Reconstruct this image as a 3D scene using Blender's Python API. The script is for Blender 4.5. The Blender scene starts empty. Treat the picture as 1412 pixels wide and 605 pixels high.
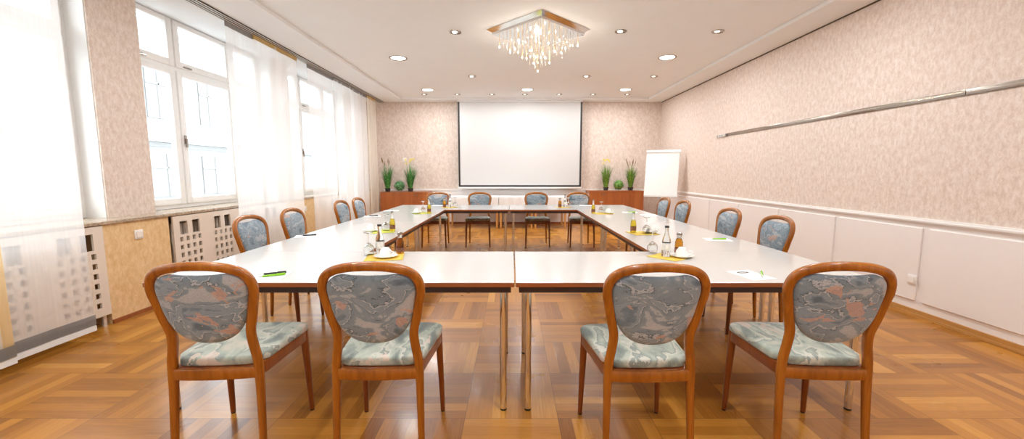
import bpy, bmesh, math, random
from mathutils import Vector, Matrix
R = math.radians
PI = math.pi
random.seed(7)
sc = bpy.context.scene
col = sc.collection

# ------------------------------------------------------------------ helpers
def link(o, parent=None):
    col.objects.link(o)
    if parent is not None:
        o.parent = parent
    return o

def mesh_obj(name, bm, mats, parent=None, smooth=None, loc=None):
    me = bpy.data.meshes.new(name)
    bmesh.ops.recalc_face_normals(bm, faces=bm.faces[:])
    bm.to_mesh(me); bm.free()
    if not isinstance(mats, (list, tuple)):
        mats = [mats]
    for m in mats:
        me.materials.append(m)
    if smooth is not None:
        for p in me.polygons:
            p.use_smooth = True
        if smooth < 179:
            me.set_sharp_from_angle(angle=R(smooth))
    o = bpy.data.objects.new(name, me)
    if loc:
        o.location = loc
    return link(o, parent)

def tag(o, label=None, cat=None, group=None, kind=None):
    if label: o['label'] = label
    if cat: o['category'] = cat
    if group: o['group'] = group
    if kind: o['kind'] = kind
    return o

def empty(name, loc, rz=0):
    o = bpy.data.objects.new(name, None)
    o.location = loc
    o.rotation_euler = (0, 0, rz)
    o.empty_display_size = 0.1
    return link(o)

def copy_tree(o, parent=None):
    c = o.copy()
    col.objects.link(c)
    c.parent = parent
    for ch in list(o.children):
        copy_tree(ch, c)
    return c

def dup(root, loc, rz, label, group=None):
    r = copy_tree(root)
    r.location = loc
    r.rotation_euler = (0, 0, rz)
    r['label'] = label
    if group: r['group'] = group
    return r

def box(bm, x0, x1, y0, y1, z0, z1, mi=0):
    vs = [bm.verts.new(p) for p in ((x0,y0,z0),(x1,y0,z0),(x1,y1,z0),(x0,y1,z0),(x0,y0,z1),(x1,y0,z1),(x1,y1,z1),(x0,y1,z1))]
    fs = []
    for idx in ((0,3,2,1),(4,5,6,7),(0,1,5,4),(1,2,6,5),(2,3,7,6),(3,0,4,7)):
        f = bm.faces.new([vs[i] for i in idx]); f.material_index = mi; fs.append(f)
    return fs

def bevel_all(bm, w, seg=2):
    bmesh.ops.bevel(bm, geom=bm.edges[:], offset=w, segments=seg, profile=0.5, affect='EDGES')

def bbox_obj(name, x0, x1, y0, y1, z0, z1, mat, parent=None, bev=0, seg=2):
    bm = bmesh.new()
    box(bm, x0, x1, y0, y1, z0, z1)
    if bev:
        bevel_all(bm, bev, seg)
    return mesh_obj(name, bm, mat, parent, smooth=40 if bev else None)

def lathe(bm, prof, n=24, c=(0,0,0), mi=0):
    rings = []
    for (r, z) in prof:
        if r < 1e-6:
            rings.append([bm.verts.new((c[0], c[1], c[2]+z))])
        else:
            rings.append([bm.verts.new((c[0]+r*math.cos(2*PI*i/n), c[1]+r*math.sin(2*PI*i/n), c[2]+z)) for i in range(n)])
    for a, b in zip(rings, rings[1:]):
        for i in range(n):
            j = (i+1) % n
            if len(a) == 1 and len(b) == 1: continue
            if len(a) == 1: f = bm.faces.new((a[0], b[j], b[i]))
            elif len(b) == 1: f = bm.faces.new((a[i], a[j], b[0]))
            else: f = bm.faces.new((a[i], a[j], b[j], b[i]))
            f.material_index = mi

def catmull(pts, sub=6):
    P = [Vector(p) for p in pts]
    out = []
    n = len(P)
    for i in range(n-1):
        p0 = P[i-1] if i > 0 else P[i]*2-P[i+1]
        p1, p2 = P[i], P[i+1]
        p3 = P[i+2] if i+2 < n else P[i+1]*2-P[i]
        for k in range(sub):
            t = k/sub
            out.append(0.5*((2*p1)+(p2-p0)*t+(2*p0-5*p1+4*p2-p3)*t*t+(3*p1-p0-3*p2+p3)*t**3))
    out.append(P[-1].copy())
    return out

def sweep(bm, pts, ra, rb, up=(0,-1,0), n=12, power=2.6, cap=True):
    """sweep a rounded section; ra = half size in the plane perpendicular to up, rb = half size along up"""
    up = Vector(up)
    rings = []
    m = len(pts)
    for i, p in enumerate(pts):
        t = (pts[min(i+1, m-1)]-pts[max(i-1, 0)]).normalized()
        a = t.cross(up).normalized()
        b = a.cross(t).normalized()
        s = i/(m-1)
        wa = ra(s) if callable(ra) else ra
        wb = rb(s) if callable(rb) else rb
        ring = []
        for k in range(n):
            th = 2*PI*k/n
            c_, s_ = math.cos(th), math.sin(th)
            ca = math.copysign(abs(c_)**(2/power), c_)
            sa = math.copysign(abs(s_)**(2/power), s_)
            ring.append(bm.verts.new(p + a*wa*ca + b*wb*sa))
        rings.append(ring)
    for A, B in zip(rings, rings[1:]):
        for k in range(n):
            j = (k+1) % n
            bm.faces.new((A[k], A[j], B[j], B[k]))
    if cap:
        bm.faces.new(rings[0][::-1]); bm.faces.new(rings[-1])

def tube(bm, a, b, r, n=16, r2=None):
    a, b = Vector(a), Vector(b)
    up = (0, 1, 0) if abs((b-a).normalized().y) < 0.9 else (1, 0, 0)
    sweep(bm, [a, b], lambda s: r+(0 if r2 is None else (r2-r)*s), lambda s: r+(0 if r2 is None else (r2-r)*s), up, n, 2)

def slab(bm, outline, z0, z1, rnd=0.0, dome=0.0, steps=3, inner=(0.85, 0.6, 0.3)):
    """closed plan outline [(x,y)], rounded edges and domed top"""
    cx = sum(p[0] for p in outline)/len(outline); cy = sum(p[1] for p in outline)/len(outline)
    layers = []
    levels = []
    for k in range(steps+1):
        th = PI/2*k/steps
        levels.append((1-math.cos(th), z0+rnd*0.6*(1-math.sin(th))))
    levels = levels[::-1]
    levels = [(1-math.sin(PI/2*k/steps), z0+rnd*0.6*(1-math.cos(PI/2*k/steps))) for k in range(steps+1)]
    top = [(1-math.cos(PI/2*k/steps), z1-rnd+rnd*math.sin(PI/2*k/steps)) for k in range(steps+1)]
    for ins, z in levels+top:
        lay = []
        for (x, y) in outline:
            d = Vector((x-cx, y-cy)); L = d.length
            q = d*(1-rnd*ins/L)
            lay.append(bm.verts.new((cx+q.x, cy+q.y, z)))
        layers.append(lay)
    for s in inner:
        lay = []
        for (x, y) in outline:
            d = Vector((x-cx, y-cy)); L = d.length
            q = d*(1-rnd/L)*s
            lay.append(bm.verts.new((cx+q.x, cy+q.y, z1+dome*(1-s*s))))
        layers.append(lay)
    n = len(outline)
    for A, B in zip(layers, layers[1:]):
        for i in range(n):
            j = (i+1) % n
            bm.faces.new((A[i], A[j], B[j], B[i]))
    bm.faces.new(layers[0][::-1])
    c = bm.verts.new((cx, cy, z1+dome))
    for i in range(n):
        bm.faces.new((layers[-1][i], layers[-1][(i+1) % n], c))

# ------------------------------------------------------------------ node materials
class N:
    def __init__(s, name):
        s.m = bpy.data.materials.new(name); s.m.use_nodes = True
        s.t = s.m.node_tree; s.t.nodes.clear()
        s.out = s.t.nodes.new('ShaderNodeOutputMaterial')
    def n(s, typ, **kw):
        nd = s.t.nodes.new('ShaderNode'+typ)
        for k, v in kw.items():
            if k.startswith('_'):
                key = k[1:]
                key = int(key) if key.isdigit() else key.replace('_', ' ')
                s.set(nd.inputs[key], v)
            else:
                setattr(nd, k, v)
        return nd
    def set(s, inp, v):
        if isinstance(v, bpy.types.NodeSocket): s.t.links.new(v, inp)
        elif isinstance(v, bpy.types.Node): s.t.links.new(v.outputs[0], inp)
        else:
            if isinstance(v, tuple) and len(v) == 3 and inp.type == 'RGBA': v = (*v, 1)
            inp.default_value = v
    def math(s, op, a, b=0.0, c=None):
        nd = s.n('Math', operation=op); s.set(nd.inputs[0], a); s.set(nd.inputs[1], b)
        if c is not None: s.set(nd.inputs[2], c)
        return nd.outputs[0]
    def mix(s, f, a, b, bt='MIX'):
        nd = s.n('Mix', data_type='RGBA', blend_type=bt)
        s.set(nd.inputs[0], f); s.set(nd.inputs[6], a); s.set(nd.inputs[7], b)
        return nd.outputs[2]
    def ramp(s, f, stops, interp='LINEAR'):
        nd = s.n('ValToRGB'); s.set(nd.inputs[0], f)
        cr = nd.color_ramp; cr.interpolation = interp
        while len(cr.elements) < len(stops): cr.elements.new(0.5)
        for e, (p, c) in zip(cr.elements, stops):
            e.position = p; e.color = (*c, 1) if len(c) == 3 else c
        return nd.outputs[0]
    def coord(s, scale=(1,1,1), rot=(0,0,0), loc=(0,0,0), which='Object'):
        tc = s.n('TexCoord')
        mp = s.n('Mapping'); s.set(mp.inputs[0], tc.outputs[which])
        mp.inputs['Scale'].default_value = scale
        mp.inputs['Rotation'].default_value = rot
        mp.inputs['Location'].default_value = loc
        return mp.outputs[0]
    def noise(s, vec, scale, detail=3, rough=0.5, dist=0.0):
        nd = s.n('TexNoise'); s.set(nd.inputs['Vector'], vec)
        nd.inputs['Scale'].default_value = scale; nd.inputs['Detail'].default_value = detail
        nd.inputs['Roughness'].default_value = rough; nd.inputs['Distortion'].default_value = dist
        return nd.outputs[0]
    def bump(s, h, strength=0.2, dist=0.01):
        nd = s.n('Bump'); nd.inputs['Strength'].default_value = strength; nd.inputs['Distance'].default_value = dist
        s.set(nd.inputs['Height'], h)
        return nd.outputs[0]
    def pbr(s, color, rough=0.5, metal=0.0, normal=None, coat=0, coat_rough=0.1, **kw):
        b = s.n('BsdfPrincipled')
        s.set(b.inputs['Base Color'], color); s.set(b.inputs['Roughness'], rough)
        b.inputs['Metallic'].default_value = metal
        if normal is not None: s.set(b.inputs['Normal'], normal)
        b.inputs['Coat Weight'].default_value = coat; b.inputs['Coat Roughness'].default_value = coat_rough
        for k, v in kw.items(): s.set(b.inputs[k.replace('_', ' ')], v)
        s.t.links.new(b.outputs[0], s.out.inputs[0])
        return s.m

def plain(name, c, rough=0.5, metal=0.0, var=0.04, sc_=12, **kw):
    s = N(name)
    v = s.coord()
    f = s.noise(v, sc_, 3)
    c2 = tuple(max(0, x*(1-var)) for x in c); c3 = tuple(min(1, x*(1+var)) for x in c)
    return s.pbr(s.ramp(f, [(0.3, c2), (0.7, c3)]), rough, metal, **kw)

def emit(name, c, strength):
    s = N(name)
    e = s.n('Emission'); e.inputs[0].default_value = (*c, 1); e.inputs[1].default_value = strength
    s.t.links.new(e.outputs[0], s.out.inputs[0])
    return s.m

def wallpaper(name, a, b, c):
    s = N(name)
    v = s.coord(scale=(1, 1, 0.55))
    n1 = s.noise(v, 26, 6, 0.82, 0.2)
    n2 = s.noise(s.coord(), 1.6, 2)
    k = s.ramp(n1, [(0.38, a), (0.5, b), (0.62, c)])
    k = s.mix(s.math('MULTIPLY', n2, 0.22), k, b)
    return s.pbr(k, 0.75, normal=s.bump(n1, 0.12, 0.004))

def wood(name, a, b, c, axis='Z', scale=9, rough=0.3, coat=0.3, stretch=0.08):
    s = N(name)
    st = {'X': (stretch, 1, 1), 'Y': (1, stretch, 1), 'Z': (1, 1, stretch)}[axis]
    v = s.coord(scale=st)
    n1 = s.noise(v, scale*6, 4, 0.6, 0.6)
    n2 = s.noise(v, scale, 2, 0.5, 0.3)
    f = s.math('ADD', s.math('MULTIPLY', n1, 0.5), s.math('MULTIPLY', n2, 0.5))
    k = s.ramp(f, [(0.33, a), (0.5, b), (0.68, c)])
    return s.pbr(k, rough, coat=coat, coat_rough=0.12)

M = {}
M['wallpaper'] = wallpaper('mottled_wallpaper', (0.60, 0.48, 0.405), (0.70, 0.595, 0.52), (0.79, 0.71, 0.65))
M['tan_wall'] = wallpaper('mottled_tan_wall', (0.66, 0.44, 0.20), (0.74, 0.52, 0.27), (0.82, 0.61, 0.37))
M['ceiling'] = plain('matt_white_ceiling', (0.85, 0.88, 0.90), 0.85, var=0.008, sc_=3)
M['white_paint'] = plain('white_paint', (0.82, 0.80, 0.78), 0.35, var=0.01)
M['panel_white'] = plain('panel_white', (0.83, 0.80, 0.78), 0.4, var=0.008)
M['window_white'] = plain('window_white', (0.85, 0.85, 0.84), 0.3, var=0.01)
M['grille'] = plain('grille_cream', (0.74, 0.66, 0.57), 0.5, var=0.015)
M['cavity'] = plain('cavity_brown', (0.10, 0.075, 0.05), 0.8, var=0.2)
M['sill'] = plain('sill_stone', (0.42, 0.33, 0.24), 0.18, var=0.35, sc_=40)
M['chair_wood'] = wood('chair_beech_stained', (0.20, 0.055, 0.004), (0.32, 0.100, 0.007), (0.44, 0.155, 0.014), 'Z', 9, 0.27, 0.25)
M['leg_wood'] = wood('chair_leg_stained', (0.13, 0.028, 0.004), (0.21, 0.050, 0.006), (0.29, 0.080, 0.010), 'Z', 9, 0.28, 0.25)
M['cabinet_wood'] = wood('cherry_veneer', (0.27, 0.062, 0.008), (0.36, 0.095, 0.013), (0.44, 0.135, 0.022), 'Z', 3.0, 0.35, 0.2, 0.05)
M['edge_wood'] = wood('table_edge_wood', (0.22, 0.06, 0.018), (0.30, 0.09, 0.025), (0.36, 0.12, 0.035), 'X', 5, 0.3, 0.2)
M['skirt_wood'] = wood('skirting_wood', (0.42, 0.20, 0.055), (0.52, 0.27, 0.08), (0.60, 0.33, 0.11), 'Y', 5, 0.3, 0.3)
M['lightleg_wood'] = wood('light_table_leg_wood', (0.50, 0.22, 0.06), (0.60, 0.30, 0.09), (0.66, 0.36, 0.12), 'Z', 8, 0.35, 0.2)
M['laminate'] = plain('white_laminate', (0.61, 0.61, 0.595), 0.16, var=0.01, sc_=30)
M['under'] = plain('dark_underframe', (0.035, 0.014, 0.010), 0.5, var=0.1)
M['chrome'] = plain('chrome', (0.80, 0.79, 0.77), 0.09, 1.0, var=0.01)
M['brushed'] = plain('brushed_steel', (0.36, 0.32, 0.28), 0.2, 1.0, var=0.03)
M['black'] = plain('black_plastic', (0.015, 0.014, 0.013), 0.4, var=0.1)
M['screen_white'] = plain('screen_fabric', (0.62, 0.62, 0.615), 0.8, var=0.006)
M['paper'] = plain('paper_white', (0.88, 0.88, 0.87), 0.7, var=0.01)
M['porcelain'] = plain('porcelain', (0.88, 0.88, 0.86), 0.12, var=0.005)
M['napkin'] = plain('yellow_napkin', (0.83, 0.60, 0.10), 0.8, var=0.06, sc_=60)
M['napkin2'] = plain('lime_napkin', (0.62, 0.66, 0.10), 0.8, var=0.06, sc_=60)
M['green_plastic'] = plain('green_plastic', (0.24, 0.55, 0.02), 0.25, var=0.02)
M['cloth'] = plain('white_tablecloth', (0.84, 0.84, 0.84), 0.75, var=0.01)
M['socket'] = plain('socket_plastic', (0.84, 0.82, 0.79), 0.3, var=0.01)
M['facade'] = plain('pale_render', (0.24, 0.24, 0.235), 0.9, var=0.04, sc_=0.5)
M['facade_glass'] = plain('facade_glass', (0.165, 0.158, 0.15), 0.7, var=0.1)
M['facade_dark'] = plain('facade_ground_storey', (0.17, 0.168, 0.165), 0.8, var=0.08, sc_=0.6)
M['street'] = plain('street_asphalt', (0.35, 0.35, 0.35), 0.9, var=0.1)
M['gold'] = plain('gold_metal', (0.86, 0.60, 0.22), 0.22, 1.0, var=0.02)
M['header_grey'] = plain('curtain_header_grey', (0.30, 0.295, 0.29), 0.6, var=0.05)
M['header_gold'] = plain('curtain_header_gold', (0.55, 0.38, 0.14), 0.6, var=0.05)
M['bar_white'] = plain('curtain_weight_bar', (0.78, 0.83, 0.84), 0.4, var=0.01)
M['pot'] = plain('dark_pot', (0.03, 0.032, 0.035), 0.5, var=0.1)
M['alu'] = plain('light_aluminium', (0.72, 0.72, 0.71), 0.35, 0.6, var=0.02)
M['flower'] = plain('yellow_petals', (0.85, 0.68, 0.10), 0.6, var=0.15, sc_=80)
M['reed'] = plain('brown_reed', (0.20, 0.11, 0.03), 0.8, var=0.2, sc_=80)
M['label_white'] = plain('bottle_label', (0.75, 0.75, 0.72), 0.5, var=0.2, sc_=60)
M['label_brown'] = plain('bottle_label_brown', (0.22, 0.09, 0.05), 0.5, var=0.5, sc_=70)
M['lens_warm'] = emit('lamp_lens_warm', (1.0, 0.93, 0.82), 6.0)
M['lens_dim'] = emit('lamp_lens_dim', (1.0, 0.92, 0.80), 1.6)
M['bulb'] = emit('halogen_bulb', (1.0, 0.87, 0.66), 11.0)

def leaves_mat(name, a, b, c):
    s = N(name)
    f = s.noise(s.coord(), 22, 3)
    return s.pbr(s.ramp(f, [(0.3, a), (0.5, b), (0.7, c)]), 0.5)
M['grass_cool'] = leaves_mat('grass_blades_cool', (0.02, 0.12, 0.02), (0.05, 0.24, 0.045), (0.16, 0.42, 0.12))
M['grass_warm'] = leaves_mat('grass_blades_warm', (0.05, 0.14, 0.012), (0.13, 0.28, 0.03), (0.30, 0.48, 0.07))
M['leaf_cool'] = leaves_mat('ball_leaves_cool', (0.02, 0.10, 0.03), (0.06, 0.22, 0.07), (0.26, 0.48, 0.24))
M['leaf_warm'] = leaves_mat('ball_leaves_warm', (0.04, 0.13, 0.015), (0.11, 0.27, 0.04), (0.34, 0.55, 0.14))

def glassmat(name, c, rough=0.0, ior=1.45):
    s = N(name)
    return s.pbr(c, rough, Transmission_Weight=1.0, IOR=ior)
M['glass'] = glassmat('clear_glass', (0.96, 0.98, 0.98))
M['amber'] = glassmat('amber_juice', (0.62, 0.26, 0.02))
M['olive'] = glassmat('yellow_juice', (0.72, 0.55, 0.04))
def crystal_mat():
    s = N('crystal_beads')
    g = s.n('BsdfGlossy'); g.inputs['Color'].default_value = (1, .97, .92, 1); g.inputs['Roughness'].default_value = 0.05
    t = s.n('BsdfTransparent')
    d = s.n('BsdfDiffuse'); d.inputs[0].default_value = (0.85, 0.78, 0.66, 1)
    m1 = s.n('MixShader', _0=0.35); s.t.links.new(t.outputs[0], m1.inputs[1]); s.t.links.new(g.outputs[0], m1.inputs[2])
    m2 = s.n('MixShader', _0=0.25); s.t.links.new(m1.outputs[0], m2.inputs[1]); s.t.links.new(d.outputs[0], m2.inputs[2])
    s.t.links.new(m2.outputs[0], s.out.inputs[0])
    return s.m
M['crystal'] = crystal_mat()

def pane_mat():
    s = N('window_pane_glass')
    t = s.n('BsdfTransparent'); t.inputs[0].default_value = (0.97, 0.98, 0.98, 1)
    g = s.n('BsdfGlossy'); g.inputs['Roughness'].default_value = 0.0
    lw = s.n('LayerWeight'); lw.inputs[0].default_value = 0.5
    fr = s.math('ADD', 0.03, s.math('MULTIPLY', s.math('POWER', lw.outputs['Facing'], 5.0), 0.6))
    m = s.n('MixShader'); s.set(m.inputs[0], fr)
    s.t.links.new(t.outputs[0], m.inputs[1]); s.t.links.new(g.outputs[0], m.inputs[2])
    s.t.links.new(m.outputs[0], s.out.inputs[0])
    return s.m
M['pane'] = pane_mat()

def sheer(name, c, opac, band=None):
    s = N(name)
    t = s.n('BsdfTransparent')
    d = s.n('BsdfDiffuse'); d.inputs[0].default_value = (*c, 1)
    tr = s.n('BsdfTranslucent'); tr.inputs[0].default_value = (*c, 1)
    w = s.noise(s.coord(scale=(1, 1, 0.02)), 60, 2)
    o = s.math('ADD', opac-0.06, s.math('MULTIPLY', w, 0.12))
    m1 = s.n('MixShader', _0=0.5); s.t.links.new(d.outputs[0], m1.inputs[1]); s.t.links.new(tr.outputs[0], m1.inputs[2])
    m2 = s.n('MixShader'); s.set(m2.inputs[0], o); s.t.links.new(t.outputs[0], m2.inputs[1]); s.t.links.new(m1.outputs[0], m2.inputs[2])
    s.t.links.new(m2.outputs[0], s.out.inputs[0])
    return s.m
M['sheer'] = sheer('sheer_white_voile', (0.95, 0.95, 0.95), 0.63)
M['sheer_cream'] = sheer('sheer_cream_voile', (0.93, 0.89, 0.80), 0.60)
M['sheer_gold'] = sheer('sheer_gold_edge', (0.90, 0.66, 0.30), 0.75)
M['sheer_hem'] = sheer('sheer_grey_hem', (0.30, 0.31, 0.32), 0.85)

# parquet: 504 mm basket-weave tiles of seven strips
def parquet():
    s = N('basket_weave_parquet')
    tc = s.n('TexCoord'); sp = s.n('SeparateXYZ'); s.set(sp.inputs[0], tc.outputs['Object'])
    u = s.math('DIVIDE', s.math('SUBTRACT', sp.outputs[0], -0.255), 0.504)
    v = s.math('DIVIDE', s.math('SUBTRACT', sp.outputs[1], 2.088), 0.504)
    cu, cv = s.math('FLOOR', u), s.math('FLOOR', v)
    fu, fv = s.math('FRACT', u), s.math('FRACT', v)
    par = s.math('FLOORED_MODULO', s.math('ADD', cu, cv), 2.0)   # 0: strips run along y
    inv = s.math('SUBTRACT', 1.0, par)
    across = s.math('ADD', s.math('MULTIPLY', fu, inv), s.math('MULTIPLY', fv, par))
    along = s.math('ADD', s.math('MULTIPLY', fv, inv), s.math('MULTIPLY', fu, par))
    a7 = s.math('MULTIPLY', across, 7.0)
    bi = s.math('FLOOR', a7); fb = s.math('FRACT', a7)
    cmb = s.n('CombineXYZ'); s.set(cmb.inputs[0], cu); s.set(cmb.inputs[1], cv); s.set(cmb.inputs[2], s.math('ADD', bi, s.math('MULTIPLY', par, 20.0)))
    wn = s.n('TexWhiteNoise'); s.set(wn.inputs[0], cmb.outputs[0])
    cmb2 = s.n('CombineXYZ'); s.set(cmb2.inputs[0], cu); s.set(cmb2.inputs[1], cv)
    wn2 = s.n('TexWhiteNoise'); s.set(wn2.inputs[0], cmb2.outputs[0])
    g = s.n('CombineXYZ')
    s.set(g.inputs[0], s.math('ADD', s.math('MULTIPLY', along, 0.5), s.math('MULTIPLY', wn.outputs[0], 40.0)))
    s.set(g.inputs[1], s.math('ADD', s.math('MULTIPLY', across, 9.0), s.math('MULTIPLY', cu, 3.1)))
    s.set(g.inputs[2], s.math('MULTIPLY', cv, 2.7))
    grain = s.noise(g.outputs[0], 5.0, 5, 0.65, 0.8)
    rnd = s.math('ADD', s.math('MULTIPLY', wn.outputs[0], 0.46), s.math('MULTIPLY', wn2.outputs[0], 0.12))
    val = s.math('ADD', rnd, s.math('MULTIPLY', grain, 0.45))
    base = s.ramp(val, [(0.18, (0.20, 0.069, 0.009)), (0.42, (0.37, 0.146, 0.018)), (0.66, (0.49, 0.212, 0.030)), (0.92, (0.67, 0.35, 0.085))])
    # seams
    def seam(f, w):
        return s.math('LESS_THAN', s.math('MINIMUM', f, s.math('SUBTRACT', 1.0, f)), w)
    sb = seam(fb, 0.012)
    st = s.math('MAXIMUM', seam(fu, 0.0028), seam(fv, 0.0028))
    k = s.mix(s.math('MULTIPLY', sb, 0.35), base, (0.12, 0.04, 0.01))
    k = s.mix(s.math('MULTIPLY', st, 0.65), k, (0.07, 0.025, 0.008))
    wear = s.noise(tc.outputs['Object'], 1.7, 3)
    rg = s.math('ADD', 0.21, s.math('MULTIPLY', wear, 0.16))
    h = s.math('SUBTRACT', s.math('MULTIPLY', grain, 0.25), s.math('MULTIPLY', s.math('MAXIMUM', sb, st), 0.5))
    hh = s.math('ADD', h, s.math('MULTIPLY', s.noise(tc.outputs['Object'], 9.0, 2), 0.6))
    return s.pbr(k, rg, Specular_IOR_Level=0.4, normal=s.bump(hh, 0.10, 0.006), coat=0.08, coat_rough=0.12)
M['parquet'] = parquet()

def fabric(name, stops, scale, seat=False):
    s = N(name)
    oi = s.n('ObjectInfo')
    tc = s.n('TexCoord')
    add = s.n('VectorMath', operation='ADD')
    s.set(add.inputs[0], tc.outputs['Object'])
    cmb = s.n('CombineXYZ'); s.set(cmb.inputs[0], s.math('MULTIPLY', oi.outputs['Random'], 3.0)); s.set(cmb.inputs[1], s.math('MULTIPLY', oi.outputs['Random'], 1.3))
    s.set(add.inputs[1], cmb.outputs[0])
    mp = s.n('Mapping'); s.set(mp.inputs[0], add.outputs[0])
    mp.inputs['Rotation'].default_value = (0, 0, R(30)) if seat else (0, R(35), 0)
    mp.inputs['Scale'].default_value = (1.0, 0.6, 1.0) if seat else (0.7, 1, 1.25)
    v = mp.outputs[0]
    n1 = s.noise(v, scale, 2.5, 0.5, 0.7)
    jag = s.noise(v, 70, 2, 0.6)
    f = s.math('ADD', n1, s.math('MULTIPLY', s.math('SUBTRACT', jag, 0.5), 0.10))
    k = s.ramp(f, stops, 'LINEAR')
    pn = s.noise(v, scale*1.15, 2, 0.5, 0.8)
    n3 = s.n('TexVoronoi'); s.set(n3.inputs['Vector'], v); n3.inputs['Scale'].default_value = scale*1.3
    peach = s.math('MULTIPLY', s.math('GREATER_THAN', s.math('ADD', pn, s.math('MULTIPLY', s.math('SUBTRACT', jag, .5), .12)), 0.63), 0.7)
    k = s.mix(peach, k, (0.56, 0.34, 0.25) if not seat else (0.62, 0.48, 0.40))
    weave = s.noise(s.coord(scale=(1, 1, 0.35)), 420, 1)
    k = s.mix(s.math('MULTIPLY', s.math('LESS_THAN', weave, 0.44), 0.30), k, (0.14, 0.17, 0.20) if not seat else (0.30, 0.36, 0.34))
    return s.pbr(k, 0.85, normal=s.bump(weave, 0.25, 0.002), Sheen_Weight=0.25)
M['fab_back'] = fabric('patterned_back_fabric', [(0.32, (0.10, 0.15, 0.19)), (0.40, (0.18, 0.25, 0.31)), (0.405, (0.26, 0.33, 0.39)), (0.475, (0.22, 0.30, 0.36)), (0.48, (0.46, 0.51, 0.56)), (0.495, (0.42, 0.46, 0.50)), (0.50, (0.06, 0.09, 0.11)), (0.51, (0.19, 0.26, 0.31)), (0.59, (0.24, 0.31, 0.36)), (0.595, (0.38, 0.43, 0.47)), (0.68, (0.44, 0.47, 0.50))], 8.5)
M['fab_seat'] = fabric('patterned_seat_fabric', [(0.32, (0.12, 0.15, 0.14)), (0.42, (0.25, 0.29, 0.25)), (0.425, (0.33, 0.37, 0.31)), (0.49, (0.41, 0.44, 0.37)), (0.50, (0.52, 0.52, 0.45)), (0.53, (0.49, 0.49, 0.42)), (0.535, (0.20, 0.23, 0.21)), (0.60, (0.32, 0.37, 0.31)), (0.70, (0.52, 0.49, 0.41))], 7, True)

# ------------------------------------------------------------------ room shell
XL, XR, YF, YB = -3.93, 3.77, -2.3, 10.6
ZC, ZS = 3.125, 3.08
def struct(name, bm, m, parent=None, smooth=None):
    o = mesh_obj(name, bm, m, parent, smooth)
    if parent is None: o['kind'] = 'structure'
    return o
def sbox(name, *a, parent=None):
    bm = bmesh.new(); box(bm, *a[:6])
    return struct(name, bm, a[6], parent)

sbox('floor', XL-0.2, XR+0.2, YF-0.2, YB+0.2, -0.1, 0.0, M['parquet'])
# ceiling: raised centre with a lower border along the walls
bm = bmesh.new()
CX0, CX1, CY0, CY1 = -2.70, 3.32, YF+0.4, 10.22
box(bm, XL-0.2, XR+0.2, YF-0.2, YB+0.2, ZC, ZC+0.15)
box(bm, XL-0.2, CX0, YF-0.2, YB+0.2, ZS, ZC)
box(bm, CX1, XR+0.2, YF-0.2, YB+0.2, ZS, ZC)
box(bm, CX0, CX1, CY1, YB+0.2, ZS, ZC)
box(bm, CX0, CX1, YF-0.2, CY0, ZS, ZC)
struct('ceiling', bm, M['ceiling'])
# back wall (far), papered above the rail, white below
sbox('wall_back', XL-0.2, XR+0.2, YB, YB+0.2, 0.0, ZS, M['wallpaper'])
sbox('wall_front', XL-0.2, XR+0.2, YF-0.2, YF, 0.0, ZS, M['wallpaper'])
sbox('wall_right', XR, XR+0.2, YF, YB, 0.0, ZS, M['wallpaper'])
# dark strip, painted-in shade of the gap between right wall and ceiling border
sbox('painted_shadow_gap', XR-0.012, XR, YF, YB, ZS-0.012, ZS, M['cavity'])
# white dado of the back wall
bm = bmesh.new()
box(bm, -3.30, 3.02, YB-0.02, YB, 0.0, 0.86)
for k in range(6):
    x0 = -3.0+k*1.0
    box(bm, x0, x0+0.92, YB-0.03, YB-0.02, 0.16, 0.80)
struct('trim_2', bm, M['panel_white'])
bm = bmesh.new()
box(bm, -3.30, XR, YB-0.035, YB, 0.86, 0.885); box(bm, -3.30, XR, YB-0.025, YB, 0.885, 0.90)
struct('trim_3', bm, M['white_paint'])
sbox('baseboard_back', -3.30, XR, YB-0.035, YB, 0.0, 0.055, M['edge_wood'])
# right wall dado
bm = bmesh.new()
box(bm, XR-0.014, XR, YF, YB, 0.0, 0.86)
struct('trim_4', bm, M['panel_white'])
bm = bmesh.new()
y = 3.655+1.02*6
while y > YF+1.0:
    box(bm, XR-0.030, XR-0.014, y-0.96, y, 0.135, 0.815)
    y -= 1.02
bevel_all(bm, 0.004, 1)
struct('trim_5', bm, M['panel_white'])
bm = bmesh.new()
box(bm, XR-0.030, XR, YF, YB-0.035, 0.858, 0.872); box(bm, XR-0.040, XR, YF, YB-0.035, 0.872, 0.888); box(bm, XR-0.022, XR, YF, YB-0.035, 0.888, 0.905)
struct('trim_6', bm, M['white_paint'])
bm = bmesh.new()
box(bm, XR-0.030, XR-0.014, YF, YB-0.035, 0.0, 0.058); box(bm, XR-0.045, XR-0.030, YF, YB-0.035, 0.0, 0.022)
struct('baseboard_right', bm, M['skirt_wood'])

# left wall: pillars, window openings, lower wall with radiator niches
PIL = [(-1.78, -1.27), (1.00, 1.51), (3.78, 4.287), (6.56, 7.07), (9.34, YB)]
WIN = [(-1.27, 1.00), (1.51, 3.78), (4.287, 6.56), (7.07, 9.34)]
bm = bmesh.new()
for a, b in PIL: box(bm, -4.1, -3.73, a, b, 0.905, ZS)
box(bm, -4.1, -3.73, YF, -1.78, 0.905, ZS)
struct('wall_left', bm, M['wallpaper'])
bm = bmesh.new()
for a, b in PIL:
    if a > -1.7: box(bm, -4.1, -3.745, a-0.006, a, 0.905, ZS)
    if b < YB: box(bm, -4.1, -3.745, b, b+0.006, 0.905, ZS)
struct('trim_8', bm, M['window_white'])
bm = bmesh.new()
TAN = [(0.70, 1.30), (3.49, 4.17), (6.38, 7.28), (9.72, YB)]
for a, b in TAN: box(bm, -3.72, -3.51, a, b, 0.0, 0.875)
struct('wall_left_lower', bm, M['tan_wall'])
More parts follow.
